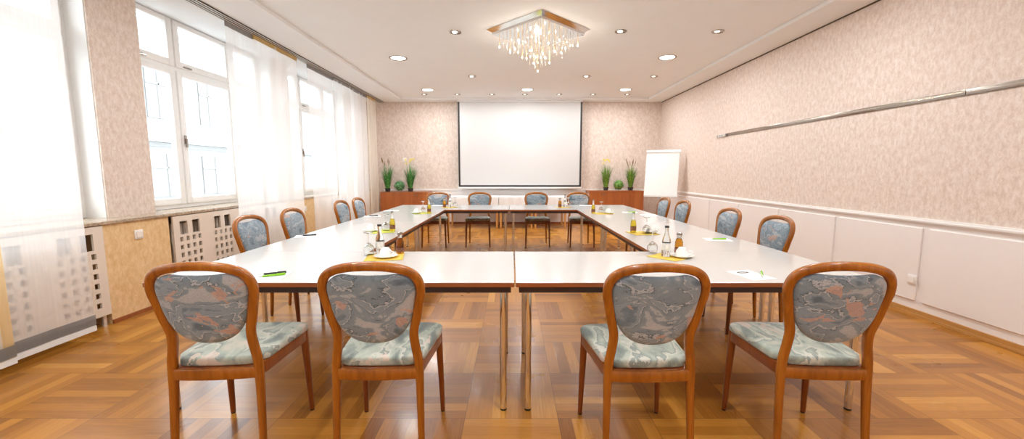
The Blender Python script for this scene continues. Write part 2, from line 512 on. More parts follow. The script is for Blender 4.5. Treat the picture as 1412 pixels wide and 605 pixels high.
bm = bmesh.new(); box(bm, -4.1, -3.72, YF, YB, 0.0, 0.875)
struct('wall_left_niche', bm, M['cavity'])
bm = bmesh.new()
for a, b in TAN: box(bm, -3.51, -3.497, a, b, 0.0, 0.035)
struct('baseboard_left', bm, M['edge_wood'])
bm = bmesh.new(); box(bm, -3.93, -3.49, YF, YB-0.002, 0.875, 0.905)
bevel_all(bm, 0.004, 1)
struct('trim_7', bm, M['sill'])

# windows ------------------------------------------------------------
def window(k, y0, y1):
    xf = -3.96
    w = bpy.data.objects.new('window_%d' % k, None); w.location = (0, 0, 0); link(w); w['kind'] = 'structure'
    bm = bmesh.new()
    d0, d1 = xf-0.06, xf+0.035
    box(bm, d0, d1, y0, y0+0.05, 0.905, ZS); box(bm, d0, d1, y1-0.05, y1, 0.905, ZS)
    box(bm, d0, d1, y0+0.05, y1-0.05, 0.905, 0.955); box(bm, d0, d1, y0+0.05, y1-0.05, 3.065, ZS)
    box(bm, d0, d1, y0+0.05, y1-0.05, 2.495, 2.545)
    m1, m2 = y0+0.655, y1-0.655
    for m in (m1, m2):
        box(bm, d0, d1, m-0.02, m+0.02, 0.955, 2.495); box(bm, d0, d1, m-0.02, m+0.02, 2.545, 3.065)
    bevel_all(bm, 0.004, 1)
    mesh_obj('window_frame', bm, M['window_white'], w, 40)
    for (a, b) in ((y0+0.045, m1-0.012), (m1+0.012, m2-0.012), (m2+0.012, y1-0.045)):
        for (c, d) in ((0.95, 2.50), (2.54, 3.072)):
            bm = bmesh.new(); s = 0.075; e0, e1 = d1-0.03, d1+0.02
            box(bm, e0, e1, a, a+s, c, d); box(bm, e0, e1, b-s, b, c, d)
            box(bm, e0, e1, a+s, b-s, c, c+s); box(bm, e0, e1, a+s, b-s, d-s+0.02, d)
            bevel_all(bm, 0.006, 2)
            sa = mesh_obj('sash', bm, M['window_white'], w, 40)
            bm = bmesh.new(); box(bm, e0+0.012, e0+0.017, a+s-0.01, b-s+0.01, c+s-0.01, d-s+0.03)
            mesh_obj('pane', bm, M['pane'], sa)
            bm = bmesh.new()
            if c < 1:
                box(bm, e1, e1+0.012, a+0.02, a+0.05, 1.66, 1.76); box(bm, e1+0.012, e1+0.028, a+0.025, a+0.045, 1.62, 1.72)
                mesh_obj('handle', bm, M['brushed'], sa)
            else:
                box(bm, e1, e1+0.014, a+0.10, a+0.22, c+0.015, c+0.03)
                mesh_obj('latch', bm, M['brushed'], sa)
for k, (a, b) in enumerate(WIN): window(k+1, a, b)

# radiator covers with square openings ---------------------------------
GROUP0 = 3.111
def grille(y0, y1, g0, label):
    zc = [(0.67, 0.81, 'big')]+[(0.62-0.085*i-0.024, 0.62-0.085*i+0.024, 'small') for i in range(6)]
    holes = []
    g = g0
    while g-0.504 > y0: g -= 0.504
    while g < y1:
        for bo in (0.0, 0.171):
            holes.append((g+bo, g+bo+0.105, 0.67, 0.81))
        for c in range(4):
            cy = g+0.012+0.085*c
            for a, b, t in zc[1:]: holes.append((cy-0.021, cy+0.021, a, b))
        g += 0.504
    holes = [h for h in holes if h[0] > y0+0.01 and h[1] < y1-0.01]
    ys = sorted({round(v, 5) for h in holes for v in h[:2]} | {y0, y1})
    zs = sorted({round(v, 5) for h in holes for v in h[2:]} | {0.10, 0.868})
    bm = bmesh.new(); V = {}
    def vt(i, j):
        if (i, j) not in V: V[(i, j)] = bm.verts.new((-3.51, ys[i], zs[j]))
        return V[(i, j)]
    for i in range(len(ys)-1):
        for j in range(len(zs)-1):
            cy, cz = (ys[i]+ys[i+1])/2, (zs[j]+zs[j+1])/2
            if any(h[0] < cy < h[1] and h[2] < cz < h[3] for h in holes): continue
            bm.faces.new((vt(i, j), vt(i+1, j), vt(i+1, j+1), vt(i, j+1)))
    o = mesh_obj('radiator_cover', bm, M['grille'])
    md = o.modifiers.new('thick', 'SOLIDIFY'); md.thickness = 0.018; md.offset = -1
    tag(o, label, 'radiator cover', 'perforated radiator covers')
    for fy in (y0+0.03, (y0+y1)/2, y1-0.06):
        bbox_obj('bracket', -3.526, -3.512, fy, fy+0.03, 0.0, 0.11, M['alu'], o)
    # radiator behind
    t = empty('radiator', (-3.64, (y0+y1)/2, 0.0))
    tag(t, 'ribbed radiator hidden behind the '+label.split('cover ')[1], 'radiator', 'radiators behind the covers')
    L = (y1-y0)/2-0.08
    bm = bmesh.new()
    n = int(2*L/0.055)
    for i in range(n):
        yy = -L+2*L*(i+0.5)/n
        box(bm, -0.05, 0.05, yy-0.018, yy+0.018, 0.14, 0.78)
    bevel_all(bm, 0.008, 1)
    mesh_obj('fins', bm, M['grille'], t, 40)
    bm = bmesh.new()
    tube(bm, (0, -L, 0.72), (0, L, 0.72), 0.018); tube(bm, (0, -L, 0.18), (0, L, 0.18), 0.018)
    for s in (-1, 1): tube(bm, (0.02, s*(L-0.05), 0.0), (0.02, s*(L-0.05), 0.18), 0.012)
    mesh_obj('pipe', bm, M['grille'], t, 40)
grille(1.32, 3.475, 3.111, 'cream radiator cover under the nearest window, partly behind the first sheer curtains')
grille(4.205, 6.36, 4.287, 'cream radiator cover under the middle window, uncovered at its near end')
grille(7.30, 9.70, 7.42, 'cream radiator cover under the farthest window, seen dimly through sheer curtains')

# curtain track + panels ---------------------------------------------
t = empty('curtain_track', (-3.265, 0, ZS))
tag(t, 'white ceiling curtain track with dark grooves running along the window wall', 'curtain track')
bm = bmesh.new()
for a, b in ((-0.060, -0.052), (-0.031, -0.019), (0.010, 0.022), (0.050, 0.060)):
    box(bm, a, b, YF, YB-0.002, -0.021, -0.0165)
mesh_obj('rail', bm, M['white_paint'], t)
bm = bmesh.new(); box(bm, -0.058, 0.058, YF, YB-0.002, -0.016, -0.0005)
mesh_obj('groove', bm, M['black'], t)

def curtain(y0, y1, x, label, mat, header, wave=0.004, zb=0.08, gold=False, waves=None, hem=True):
    t = empty('sheer_curtain', (x, (y0+y1)/2, zb)); h = 3.035-zb; L = (y1-y0)/2
    tag(t, label, 'curtain', 'sheer curtain panels along the windows')
    def sheet(a, b, z0, z1, dx=0.0):
        bm = bmesh.new(); ny = max(8, int((b-a)/0.02)); nz = 8
        ph = random.random()*6; k = waves or 9.0
        g = [[bm.verts.new((dx+wave*math.sin(k*(a+(b-a)*i/ny)*2+ph)*(0.5+0.5*math.sin(1.7*i/ny*6+ph)), a+(b-a)*i/ny, z0+(z1-z0)*j/nz)) for j in range(nz+1)] for i in range(ny+1)]
        for i in range(ny):
            for j in range(nz): bm.faces.new((g[i][j], g[i+1][j], g[i+1][j+1], g[i][j+1]))
        return bm
    if gold:
        mesh_obj('voile', sheet(-L, L-0.06, 0.0, h), mat, t, 180)
        mesh_obj('side_hem', sheet(L-0.06, L, 0.0, h), M['sheer_gold'], t, 180)
    else:
        mesh_obj('voile', sheet(-L, L, 0.0, h), mat, t, 180)
    if hem:
        mesh_obj('hem', sheet(-L, L, 0.045, 0.125, 0.007), M['sheer_hem'], t, 180)
        mesh_obj('weight_bar', (lambda b: (box(b, -0.006, 0.006, -L, L, -0.002, 0.038), b)[1])(bmesh.new()), M['bar_white'], t)
    bm = bmesh.new(); box(bm, -0.006, 0.006, -L, L, h-0.035, h+0.02)
    mesh_obj('header', bm, header, t)
    return t
curtain(1.30, 2.58, -3.255, 'cream edged sheer panel at the far left of the photo, in front of its neighbour', M['sheer_cream'], M['header_grey'], gold=True)
curtain(-0.4, 1.32, -3.305, 'white sheer panel out of the frame beside the camera', M['sheer'], M['header_grey'])
curtain(2.10, 3.145, -3.30, 'large white sheer panel before the nearest window, ending at the tan pillar', M['sheer'], M['header_grey'])
curtain(4.95, 5.46, -3.30, 'narrow white sheer panel right of the open view, with grey header', M['sheer'], M['header_grey'])
curtain(5.42, 6.47, -3.27, 'white sheer panel with gold header, third along the window wall', M['sheer'], M['header_gold'], wave=0.008)
curtain(6.85, 7.80, -3.30, 'white sheer panel just beyond the narrow bare gap, above the far radiator cover', M['sheer'], M['header_grey'])
curtain(7.76, 8.70, -3.27, 'softly gathered white sheer panel above the pair of far left chairs', M['sheer'], M['header_grey'], wave=0.014, waves=16)
curtain(8.66, 9.55, -3.30, 'gathered white sheer panel next to the last beige curtain', M['sheer'], M['header_grey'], wave=0.016, waves=18)
curtain(9.50, 10.12, -3.27, 'cream gathered curtain in the far left corner beside the cabinet', M['sheer_cream'], M['header_gold'], wave=0.02, waves=20, hem=False)

# exterior ------------------------------------------------------------
t = empty('building', (-15.0, 7.0, -4.0)); tag(t, 'pale multi storey building across the street seen through the windows', 'building')
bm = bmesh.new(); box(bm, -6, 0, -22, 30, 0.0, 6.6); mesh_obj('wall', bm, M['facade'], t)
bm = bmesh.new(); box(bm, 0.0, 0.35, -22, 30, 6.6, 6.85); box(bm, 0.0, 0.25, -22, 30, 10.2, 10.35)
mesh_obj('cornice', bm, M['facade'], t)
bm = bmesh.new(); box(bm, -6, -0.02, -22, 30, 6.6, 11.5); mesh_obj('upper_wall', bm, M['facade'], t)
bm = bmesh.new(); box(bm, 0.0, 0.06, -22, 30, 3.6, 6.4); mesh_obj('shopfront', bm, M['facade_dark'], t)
for i in range(14):
    y0 = -16+i*2.9
    f = None
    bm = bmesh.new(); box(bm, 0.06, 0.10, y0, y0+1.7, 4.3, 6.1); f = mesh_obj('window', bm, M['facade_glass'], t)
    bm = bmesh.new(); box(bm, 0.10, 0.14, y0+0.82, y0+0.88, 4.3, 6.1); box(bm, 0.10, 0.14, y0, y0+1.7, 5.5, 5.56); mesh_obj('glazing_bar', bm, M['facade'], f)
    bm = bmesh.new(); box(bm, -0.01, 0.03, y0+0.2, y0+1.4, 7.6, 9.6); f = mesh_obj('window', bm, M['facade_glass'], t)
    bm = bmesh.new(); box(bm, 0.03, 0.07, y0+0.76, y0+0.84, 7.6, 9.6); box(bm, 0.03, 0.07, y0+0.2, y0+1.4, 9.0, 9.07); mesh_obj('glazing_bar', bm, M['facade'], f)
bm = bmesh.new(); box(bm, -40, -4.4, -40, 50, -4.1, -4.0); o = struct('street', bm, M['street'])

# sockets -------------------------------------------------------------
def socket(name, loc, rz, s, label, cat='socket'):
    t = empty(name, loc, rz); tag(t, label, cat)
    bm = bmesh.new(); box(bm, -s/2, s/2, -0.012, 0, -s/2, s/2); bevel_all(bm, 0.003, 2); mesh_obj('plate', bm, M['socket'], t, 40)
    bm = bmesh.new(); box(bm, -s*0.34, s*0.34, -0.018, -0.012, -s*0.34, s*0.34); bevel_all(bm, 0.002, 1); mesh_obj('rocker', bm, M['socket'], t, 40)
socket('wall_switch', (-3.51, 3.82, 0.745), R(90), 0.085, 'white switch plate on the tan lower wall below the pillar', 'switch')
socket('wall_switch', (-3.51, 6.94, 0.715), R(90), 0.085, 'small white switch plate on the tan lower wall between the two far radiator covers', 'switch')
socket('wall_socket', (XR-0.030, 3.75, 0.33), R(-90), 0.085, 'white socket plate low on the white panelling of the right wall')
socket('thermostat', (-2.74, YB, 1.65), 0, 0.09, 'small white thermostat on the papered far wall above the flowering grass plant', 'thermostat')

# picture rail on right wall -------------------------------------------
t = empty('picture_rail', (XR, 4.6, 1.98)); tag(t, 'long brushed steel picture rail across the papered right wall', 'rail')
for a, b in ((-2.9, -1.10), (-1.095, 2.79)):
    bm = bmesh.new(); box(bm, -0.014, 0, a, b, -0.024, 0.024); bevel_all(bm, 0.003, 2); mesh_obj('strip', bm, M['brushed'], t, 40)
for k in range(5):
    bm = bmesh.new(); box(bm, -0.03, 0, 2.72+k*0.075, 2.76+k*0.075, -0.030, 0.018); bevel_all(bm, 0.003, 1)
    o = mesh_obj('picture_hook', bm, M['alu'], None, 40, (XR-0.016 if k == 0 else XR, 4.6, 1.98))
    tag(o, 'tiny white hook at the far end of the steel picture rail', 'hook', 'hooks at the end of the picture rail')

# projection screen ----------------------------------------------------
t = empty('projection_screen', (0.199, 10.40, 0.0)); tag(t, 'large pull-down projection screen with black border on the far wall', 'projection screen')
W = 1.54; zb, zt = 0.962, 3.052
bm = bmesh.new(); box(bm, -W+0.045, W-0.045, -0.001, 0.001, zb+0.045, zt); mesh_obj('screen_surface', bm, M['screen_white'], t)
bm = bmesh.new()
box(bm, -W, -W+0.045, -0.002, 0.002, zb, zt); box(bm, W-0.045, W, -0.002, 0.002, zb, zt); box(bm, -W+0.045, W-0.045, -0.002, 0.002, zb, zb+0.045)
mesh_obj('border', bm, M['black'], t)
bm = bmesh.new(); box(bm, -W-0.01, W+0.01, -0.014, 0.014, zb-0.042, zb); bevel_all(bm, 0.006, 2); mesh_obj('weight_bar', bm, M['white_paint'], t, 40)
bm = bmesh.new(); box(bm, -W, W, -0.02, 0.03, zt, ZS-0.001); bevel_all(bm, 0.004, 2); mesh_obj('case', bm, M['ceiling'], t, 40)

# ------------------------------------------------------------------ chairs
def back_y(z):   # depth of the back plane as it rises
    pts = [(0.0, -0.232), (0.25, -0.212), (0.45, -0.200), (0.60, -0.206), (0.78, -0.232), (0.96, -0.268)]
    for (a, ya), (b, yb) in zip(pts, pts[1:]):
        if z <= b: 
            f = (z-a)/(b-a); f = max(0, f)
            return ya+(yb-ya)*f
    return pts[-1][1]
def bend(x): return -0.022*(1-min(1, (x/0.215)**2))

def make_chair():
    t = empty('conference_chair', (0, 0, 0))
    # bentwood hoop of the back
    half = [(0.181, 0.465), (0.177, 0.515), (0.167, 0.575), (0.164, 0.635), (0.180, 0.705), (0.193, 0.77), (0.2035, 0.822), (0.200, 0.865), (0.180, 0.900), (0.140, 0.923), (0.075, 0.9375), (0.0, 0.9415)]
    full = [(x, z) for x, z in half] + [(-x, z) for x, z in half[::-1][1:]]
    pts = catmull([(x, back_y(z)+bend(x)*max(0, (z-0.55)/0.4), z) for x, z in full], 5)
    bm = bmesh.new()
    sweep(bm, pts, lambda s: 0.0195, lambda s: 0.017, (0, -1, 0), 14, 2.6)
    mesh_obj('back_frame', bm, M['chair_wood'], t, 60)
    # rear legs
    for s in (-1, 1):
        bm = bmesh.new()
        pts = catmull([(s*x, back_y(z), z) for x, z in ((0.190, 0.008), (0.187, 0.16), (0.184, 0.32), (0.182, 0.42), (0.180, 0.475))], 5)
        sweep(bm, pts, lambda q: 0.0120+0.0066*min(1, q*1.2), lambda q: 0.0125+0.0055*min(1, q*1.2), (0, -1, 0), 12, 3)
        lg = mesh_obj('leg', bm, M['chair_wood'], t, 60)
        bm = bmesh.new(); lathe(bm, [(0, 0), (0.011, 0), (0.011, 0.009), (0, 0.009)], 12, (s*0.190, back_y(0), 0)); mesh_obj('glide', bm, M['black'], lg)
    # front legs
    for s in (-1, 1):
        bm = bmesh.new()
        pts = [Vector((s*x, y, z)) for x, y, z in ((0.212, 0.232, 0.008), (0.207, 0.222, 0.22), (0.200, 0.208, 0.47))]
        pts = catmull(pts, 5)
        sweep(bm, pts, lambda q: 0.0115+0.0075*q, lambda q: 0.0115+0.0085*q, (0, -1, 0), 12, 3)
        lg = mesh_obj('leg', bm, M['leg_wood'], t, 60)
        bm = bmesh.new(); lathe(bm, [(0, 0), (0.011, 0), (0.011, 0.009), (0, 0.009)], 12, (s*0.212, 0.232, 0)); mesh_obj('glide', bm, M['black'], lg)
    # seat frame and cushion
    ctrl = [(0.0, -0.213), (0.08, -0.211), (0.158, -0.203), (0.184, -0.165), (0.196, -0.06), (0.207, 0.06), (0.217, 0.15), (0.214, 0.205), (0.180, 0.232), (0.10, 0.243), (0.0, 0.246)]
    loop = ctrl+[(-x, y) for x, y in ctrl[::-1][1:-1]]
    cl = catmull([(x, y, 0) for x, y in loop+[loop[0]]], 4)[:-1]
    bm = bmesh.new(); slab(bm, [(p.x, p.y) for p in cl], 0.418, 0.474, 0.006, 0.0)
    mesh_obj('seat_frame', bm, M['leg_wood'], t, 50)
    rearbm = bmesh.new()
    sweep(rearbm, catmull([(x, -0.205-0.012*(1-(x/0.17)**2), 0.446) for x in (-0.172, -0.11, -0.035, 0.035, 0.11, 0.172)], 4), 0.026, 0.013, (0, -1, 0), 12, 4)
    mesh_obj('rear_rail', rearbm, M['chair_wood'], t, 50)
    bm = bmesh.new()
    slab(bm, [(p.x*(1.035 if p.y > -0.15 else 0.93), p.y*(1.02 if p.y > 0 else 0.955)) for p in cl], 0.472, 0.512, 0.018, 0.012, 4)
    mesh_obj('seat', bm, M['fab_seat'], t, 60)
    # back pad
    ctl = [(0.0, 0.899), (0.07, 0.9015), (0.115, 0.905), (0.150, 0.893), (0.176, 0.868), (0.184, 0.832), (0.179, 0.785), (0.168, 0.728), (0.148, 0.675), (0.115, 0.630), (0.062, 0.600), (0.0, 0.592)]
    loop = ctl+[(-x, z) for x, z in ctl[::-1][1:-1]]
    cl = [p for p in catmull([(x, z, 0) for x, z in loop+[loop[0]]], 4)[:-1]]
    bm = bmesh.new()
    cz = 0.765
    rings = []
    prof = [(0.30, -0.024), (0.60, -0.0225), (0.85, -0.019), (0.96, -0.013), (1.0, -0.004), (1.0, 0.006), (0.96, 0.016), (0.85, 0.023), (0.60, 0.028), (0.30, 0.030)]
    for s_, dy in prof:
        ring = []
        for p in cl:
            x = p.x*s_; z = cz+(p.y-cz)*s_
            ring.append(bm.verts.new((x, back_y(z)+bend(x)*0.8+dy, z)))
        rings.append(ring)
    n = len(cl)
    for A, B in zip(rings, rings[1:]):
        for i in range(n): bm.faces.new((A[i], A[(i+1) % n], B[(i+1) % n], B[i]))
    for ring, dy in ((rings[0], -0.0245), (rings[-1], 0.031)):
        c = bm.verts.new((0, back_y(cz)+bend(0)*0.8+dy, cz))
        for i in range(n): bm.faces.new((ring[i], ring[(i+1) % n], c))
    mesh_obj('backrest', bm, M['fab_back'], t, 60)
    return t

chairs = [
 # front row, backs to the camera
 (-1.315, 1.925, 4.0, 'patterned wooden chair at the left end of the near row, back to the camera', 'chairs along the near side'),
 (-0.593, 1.925, 1.0, 'patterned wooden chair, second from the left in the near row, left of chrome legs', 'chairs along the near side'),
 (0.592, 1.905, 1.5, 'patterned wooden chair in the near row just right of the central chrome legs', 'chairs along the near side'),
 (1.385, 1.925, -3.5, 'patterned wooden chair at the right end of the near row, closest to the white panelling', 'chairs along the near side'),
 # left side (facing +x)
 (-2.00, 3.51, -90, 'wooden chair on the window side standing nearest the camera, by the middle radiator cover', 'chairs along the window side'),
 (-2.00, 4.20, -90, 'second wooden chair on the window side, before the gold topped sheer curtain', 'chairs along the window side'),
 (-2.00, 5.42, -90, 'third wooden chair on the window side, before the far radiator cover', 'chairs along the window side'),
 (-2.00, 6.02, -90, 'last wooden chair on the window side, nearest the left cabinet', 'chairs along the window side'),
 # right side (facing -x)
 (2.00, 3.47, 90, 'wooden chair on the panelled wall side standing nearest the camera', 'chairs along the panelled wall'),
 (2.00, 4.24, 90, 'second wooden chair on the panelled wall side, behind the paper with a green pen', 'chairs along the panelled wall'),
 (2.00, 5.40, 90, 'third wooden chair on the panelled wall side, just right of the flipchart pole', 'chairs along the panelled wall'),
 (2.00, 6.08, 90, 'last wooden chair on the panelled wall side, directly below the flipchart', 'chairs along the panelled wall'),
 # far row, facing the camera
 (-1.385, 7.435, 180, 'chair at the left end of the far row, in front of the left cabinet edge', 'chairs along the far side'),
 (-0.605, 7.435, 180, 'chair in the far row left of centre, under the left part of the screen', 'chairs along the far side'),
 (0.455, 7.435, 180, 'chair in the far row right of centre, under the right part of the screen', 'chairs along the far side'),
 (1.245, 7.435, 180, 'chair at the right end of the far row, beside the right cabinet', 'chairs along the far side'),
]
proto = make_chair()
for i, (x, y, a, lab, grp) in enumerate(chairs):
    if i == 0:
        proto.location = (x, y, 0); proto.rotation_euler = (0, 0, R(a)); tag(proto, lab, 'chair', grp)
    else:
        dup(proto, (x, y, 0), R(a), lab, grp)

# ------------------------------------------------------------------ tables
TZ = 0.742
def table(x0, x1, y0, y1, legs, label):
    t = empty('conference_table', ((x0+x1)/2, (y0+y1)/2, 0)); tag(t, label, 'table', 'white conference tables set in a rectangle')
    cx, cy = (x0+x1)/2, (y0+y1)/2; hx, hy = (x1-x0)/2, (y1-y0)/2
    bm = bmesh.new(); box(bm, -hx, hx, -hy, hy, TZ-0.026, TZ)
    bevel_all(bm, 0.0015, 1)
    for f in bm.faces: f.material_index = 0 if (f.normal.z > 0.5) else 1
    bmesh.ops.recalc_face_normals(bm, faces=bm.faces[:])
    for f in bm.faces: f.material_index = 0 if (f.calc_center_median().z > TZ-0.001) else 1
    mesh_obj('tabletop', bm, [M['laminate'], M['edge_wood']], t)
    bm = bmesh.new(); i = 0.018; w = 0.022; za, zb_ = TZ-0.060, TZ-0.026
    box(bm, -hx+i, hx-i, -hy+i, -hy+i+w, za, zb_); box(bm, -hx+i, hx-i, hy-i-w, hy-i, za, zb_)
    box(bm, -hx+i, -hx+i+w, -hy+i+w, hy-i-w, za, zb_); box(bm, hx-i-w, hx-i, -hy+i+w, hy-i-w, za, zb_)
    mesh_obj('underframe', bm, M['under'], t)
    for (lx, ly) in legs:
        px, py = lx-cx, ly-cy
        bm = bmesh.new(); lathe(bm, [(0, 0.011), (0.0185, 0.011), (0.0185, TZ-0.028), (0, TZ-0.028)], 24, (px, py, 0))
        lg = mesh_obj('leg', bm, M['chrome'], t, 40)
        bm = bmesh.new(); lathe(bm, [(0, 0), (0.0175, 0), (0.0185, 0.004), (0.018, 0.012), (0, 0.012)], 20, (px, py, 0)); mesh_obj('foot', bm, M['black'], lg, 40)
        bm = bmesh.new(); box(bm, px-0.032, px+0.032, py-0.028, py+0.028, TZ-0.040, TZ-0.0265); mesh_obj('bracket', bm, M['brushed'], lg)
    return t
ya, yb, yc, yd, ye = 2.124, 2.990, 4.826, 6.445, 7.385
table(-1.958, 0.012, ya, yb-0.004, [(-1.88, 2.175), (-0.048, 2.175), (-1.88, 2.90), (-0.048, 2.90)], 'white topped table at the near left of the rectangle')
table(0.020, 2.000, ya, yb-0.004, [(0.088, 2.175), (1.885, 2.175), (0.088, 2.90), (1.885, 2.90)], 'white topped table at the near right of the rectangle')
table(-1.965, -1.055, yb, yc-0.006, [(-1.91, 3.08), (-1.12, 3.08), (-1.91, 4.74), (-1.12, 4.74)], 'white topped table on the window side, nearer of the two')
table(-1.965, -1.055, yc, yd-0.006, [(-1.91, 4.91), (-1.12, 4.91), (-1.91, 6.36), (-1.12, 6.36)], 'white topped table on the window side, farther of the two')
table(1.020, 2.000, yb, yc-0.006, [(1.93, 3.08), (1.085, 3.08), (1.93, 4.74), (1.085, 4.74)], 'white topped table on the panelled wall side, nearer of the two')
table(1.020, 2.000, yc, yd-0.006, [(1.93, 4.91), (1.085, 4.91), (1.93, 6.36), (1.085, 6.36)], 'white topped table on the panelled wall side, farther of the two')
table(-1.965, -0.049, yd, ye, [(-1.88, 6.52), (-0.11, 6.52), (-1.88, 7.30), (-0.11, 7.30)], 'white topped table at the far left of the rectangle')
table(-0.041, 2.000, yd, ye, [(0.02, 6.52), (1.92, 6.52), (0.02, 7.30), (1.92, 7.30)], 'white topped table at the far right of the rectangle')

# wooden buffet tables with cloths before the far wall
def buffet(x0, x1, nm, k):
    t = empty('buffet_table', ((x0+x1)/2, 10.02, 0)); tag(t, 'pale wooden buffet table under white cloth, '+nm, 'table', 'buffet tables before the far wall')
    h = (x1-x0)/2
    bm = bmesh.new(); box(bm, -h+0.012, h-0.012, -0.30, 0.40, 0.71, 0.738); mesh_obj('tabletop', bm, M['lightleg_wood'], t)
    for sx in (-1, 1):
        for yy in (-0.27, 0.36):
            bm = bmesh.new(); cx_ = sx*(h-0.045)
            box(bm, cx_-0.022, cx_+0.022, yy-0.022, yy+0.022, 0, 0.71); bevel_all(bm, 0.004, 1)
            mesh_obj('leg', bm, M['lightleg_wood'], t, 40)
    # draped cloth
    bm = bmesh.new()
    per = []; n1 = 40; yf, yk = -0.306, 0.406; hx = h-0.004
    rectp = []
    def add(a, b, n):
        for i in range(n): rectp.append((a[0]+(b[0]-a[0])*i/n, a[1]+(b[1]-a[1])*i/n))
    add((-hx, yf), (hx, yf), 60); add((hx, yf), (hx, yk), 20); add((hx, yk), (-hx, yk), 60); add((-hx, yk), (-hx, yf), 20)
    rings = []
    for lv, (z, f) in enumerate(((0.7425, 0.0), (0.735, 0.2), (0.66, 0.5), (0.58, 0.8), (0.50, 1.0))):
        ring = []
        for i, (x, y) in enumerate(rectp):
            w = 0.010*f*math.sin(i*0.21+k)+0.004*f*math.sin(i*0.6+2*k)
            oy = -(0.002+abs(w)) if y <= yf+1e-6 else ((0.002+abs(w)) if y >= yk-1e-6 else 0)
            ring.append(bm.verts.new((x, y+oy, z)))
        rings.append(ring)
    n = len(rectp)
    for A, B in zip(rings, rings[1:]):
        for i in range(n): bm.faces.new((A[i], A[(i+1) % n], B[(i+1) % n], B[i]))
    bm.faces.new(rings[0][::-1])
    c = mesh_obj('tablecloth', bm, M['cloth'], None, 50, ((x0+x1)/2, 10.02, 0))
    tag(c, 'white cloth on the buffet table '+nm, 'tablecloth', 'white cloths on the buffet tables')
buffet(-1.56, -0.315, 'left one, behind the left far chairs', 1)
buffet(-0.311, 0.513, 'middle one, behind where the far tables meet', 2)
buffet(0.517, 1.31, 'right one, behind the right far chairs', 3)

# cabinets --------------------------------------------------------------
def cabinet(x0, x1, z1, label, ndoor, hx):
    t = empty('cabinet', ((x0+x1)/2, 10.05, 0)); tag(t, label, 'cabinet', 'low cherry wood cabinets at the far wall')
    h = (x1-x0)/2
    bm = bmesh.new(); box(bm, -h, h, 0.02, 0.50, 0.06, z1-0.02); box(bm, -h+0.03, h-0.03, 0.05, 0.48, 0.0, 0.06); mesh_obj('body', bm, M['cabinet_wood'], t)
    bm = bmesh.new(); box(bm, -h-0.004, h+0.004, -0.004, 0.50, z1-0.02, z1); bevel_all(bm, 0.003, 1); mesh_obj('top', bm, M['cabinet_wood'], t, 40)
    w = 2*h/ndoor
    for i in range(ndoor):
        a = -h+i*w
        bm = bmesh.new(); box(bm, a+0.0015, a+w-0.0015, 0.0, 0.02, 0.065, z1-0.024); bevel_all(bm, 0.0012, 1)
        d = mesh_obj('door', bm, M['cabinet_wood'], t, 40)
        kx = a+w-0.035 if i % 2 == 0 else a+0.035
        if i not in hx: continue
        bm = bmesh.new(); box(bm, kx-0.006, kx+0.006, -0.018, 0.0, z1-0.12, z1-0.04); bevel_all(bm, 0.003, 1)
        mesh_obj('handle', bm, M['brushed'], d, 40)
cabinet(-3.22, -2.054, 0.85, 'low cherry wood cabinet left of the screen by the curtains', 4, (2, 3))
cabinet(1.894, 3.221, 0.878, 'low cherry wood cabinet right of the screen by the flipchart', 4, (0, 1))

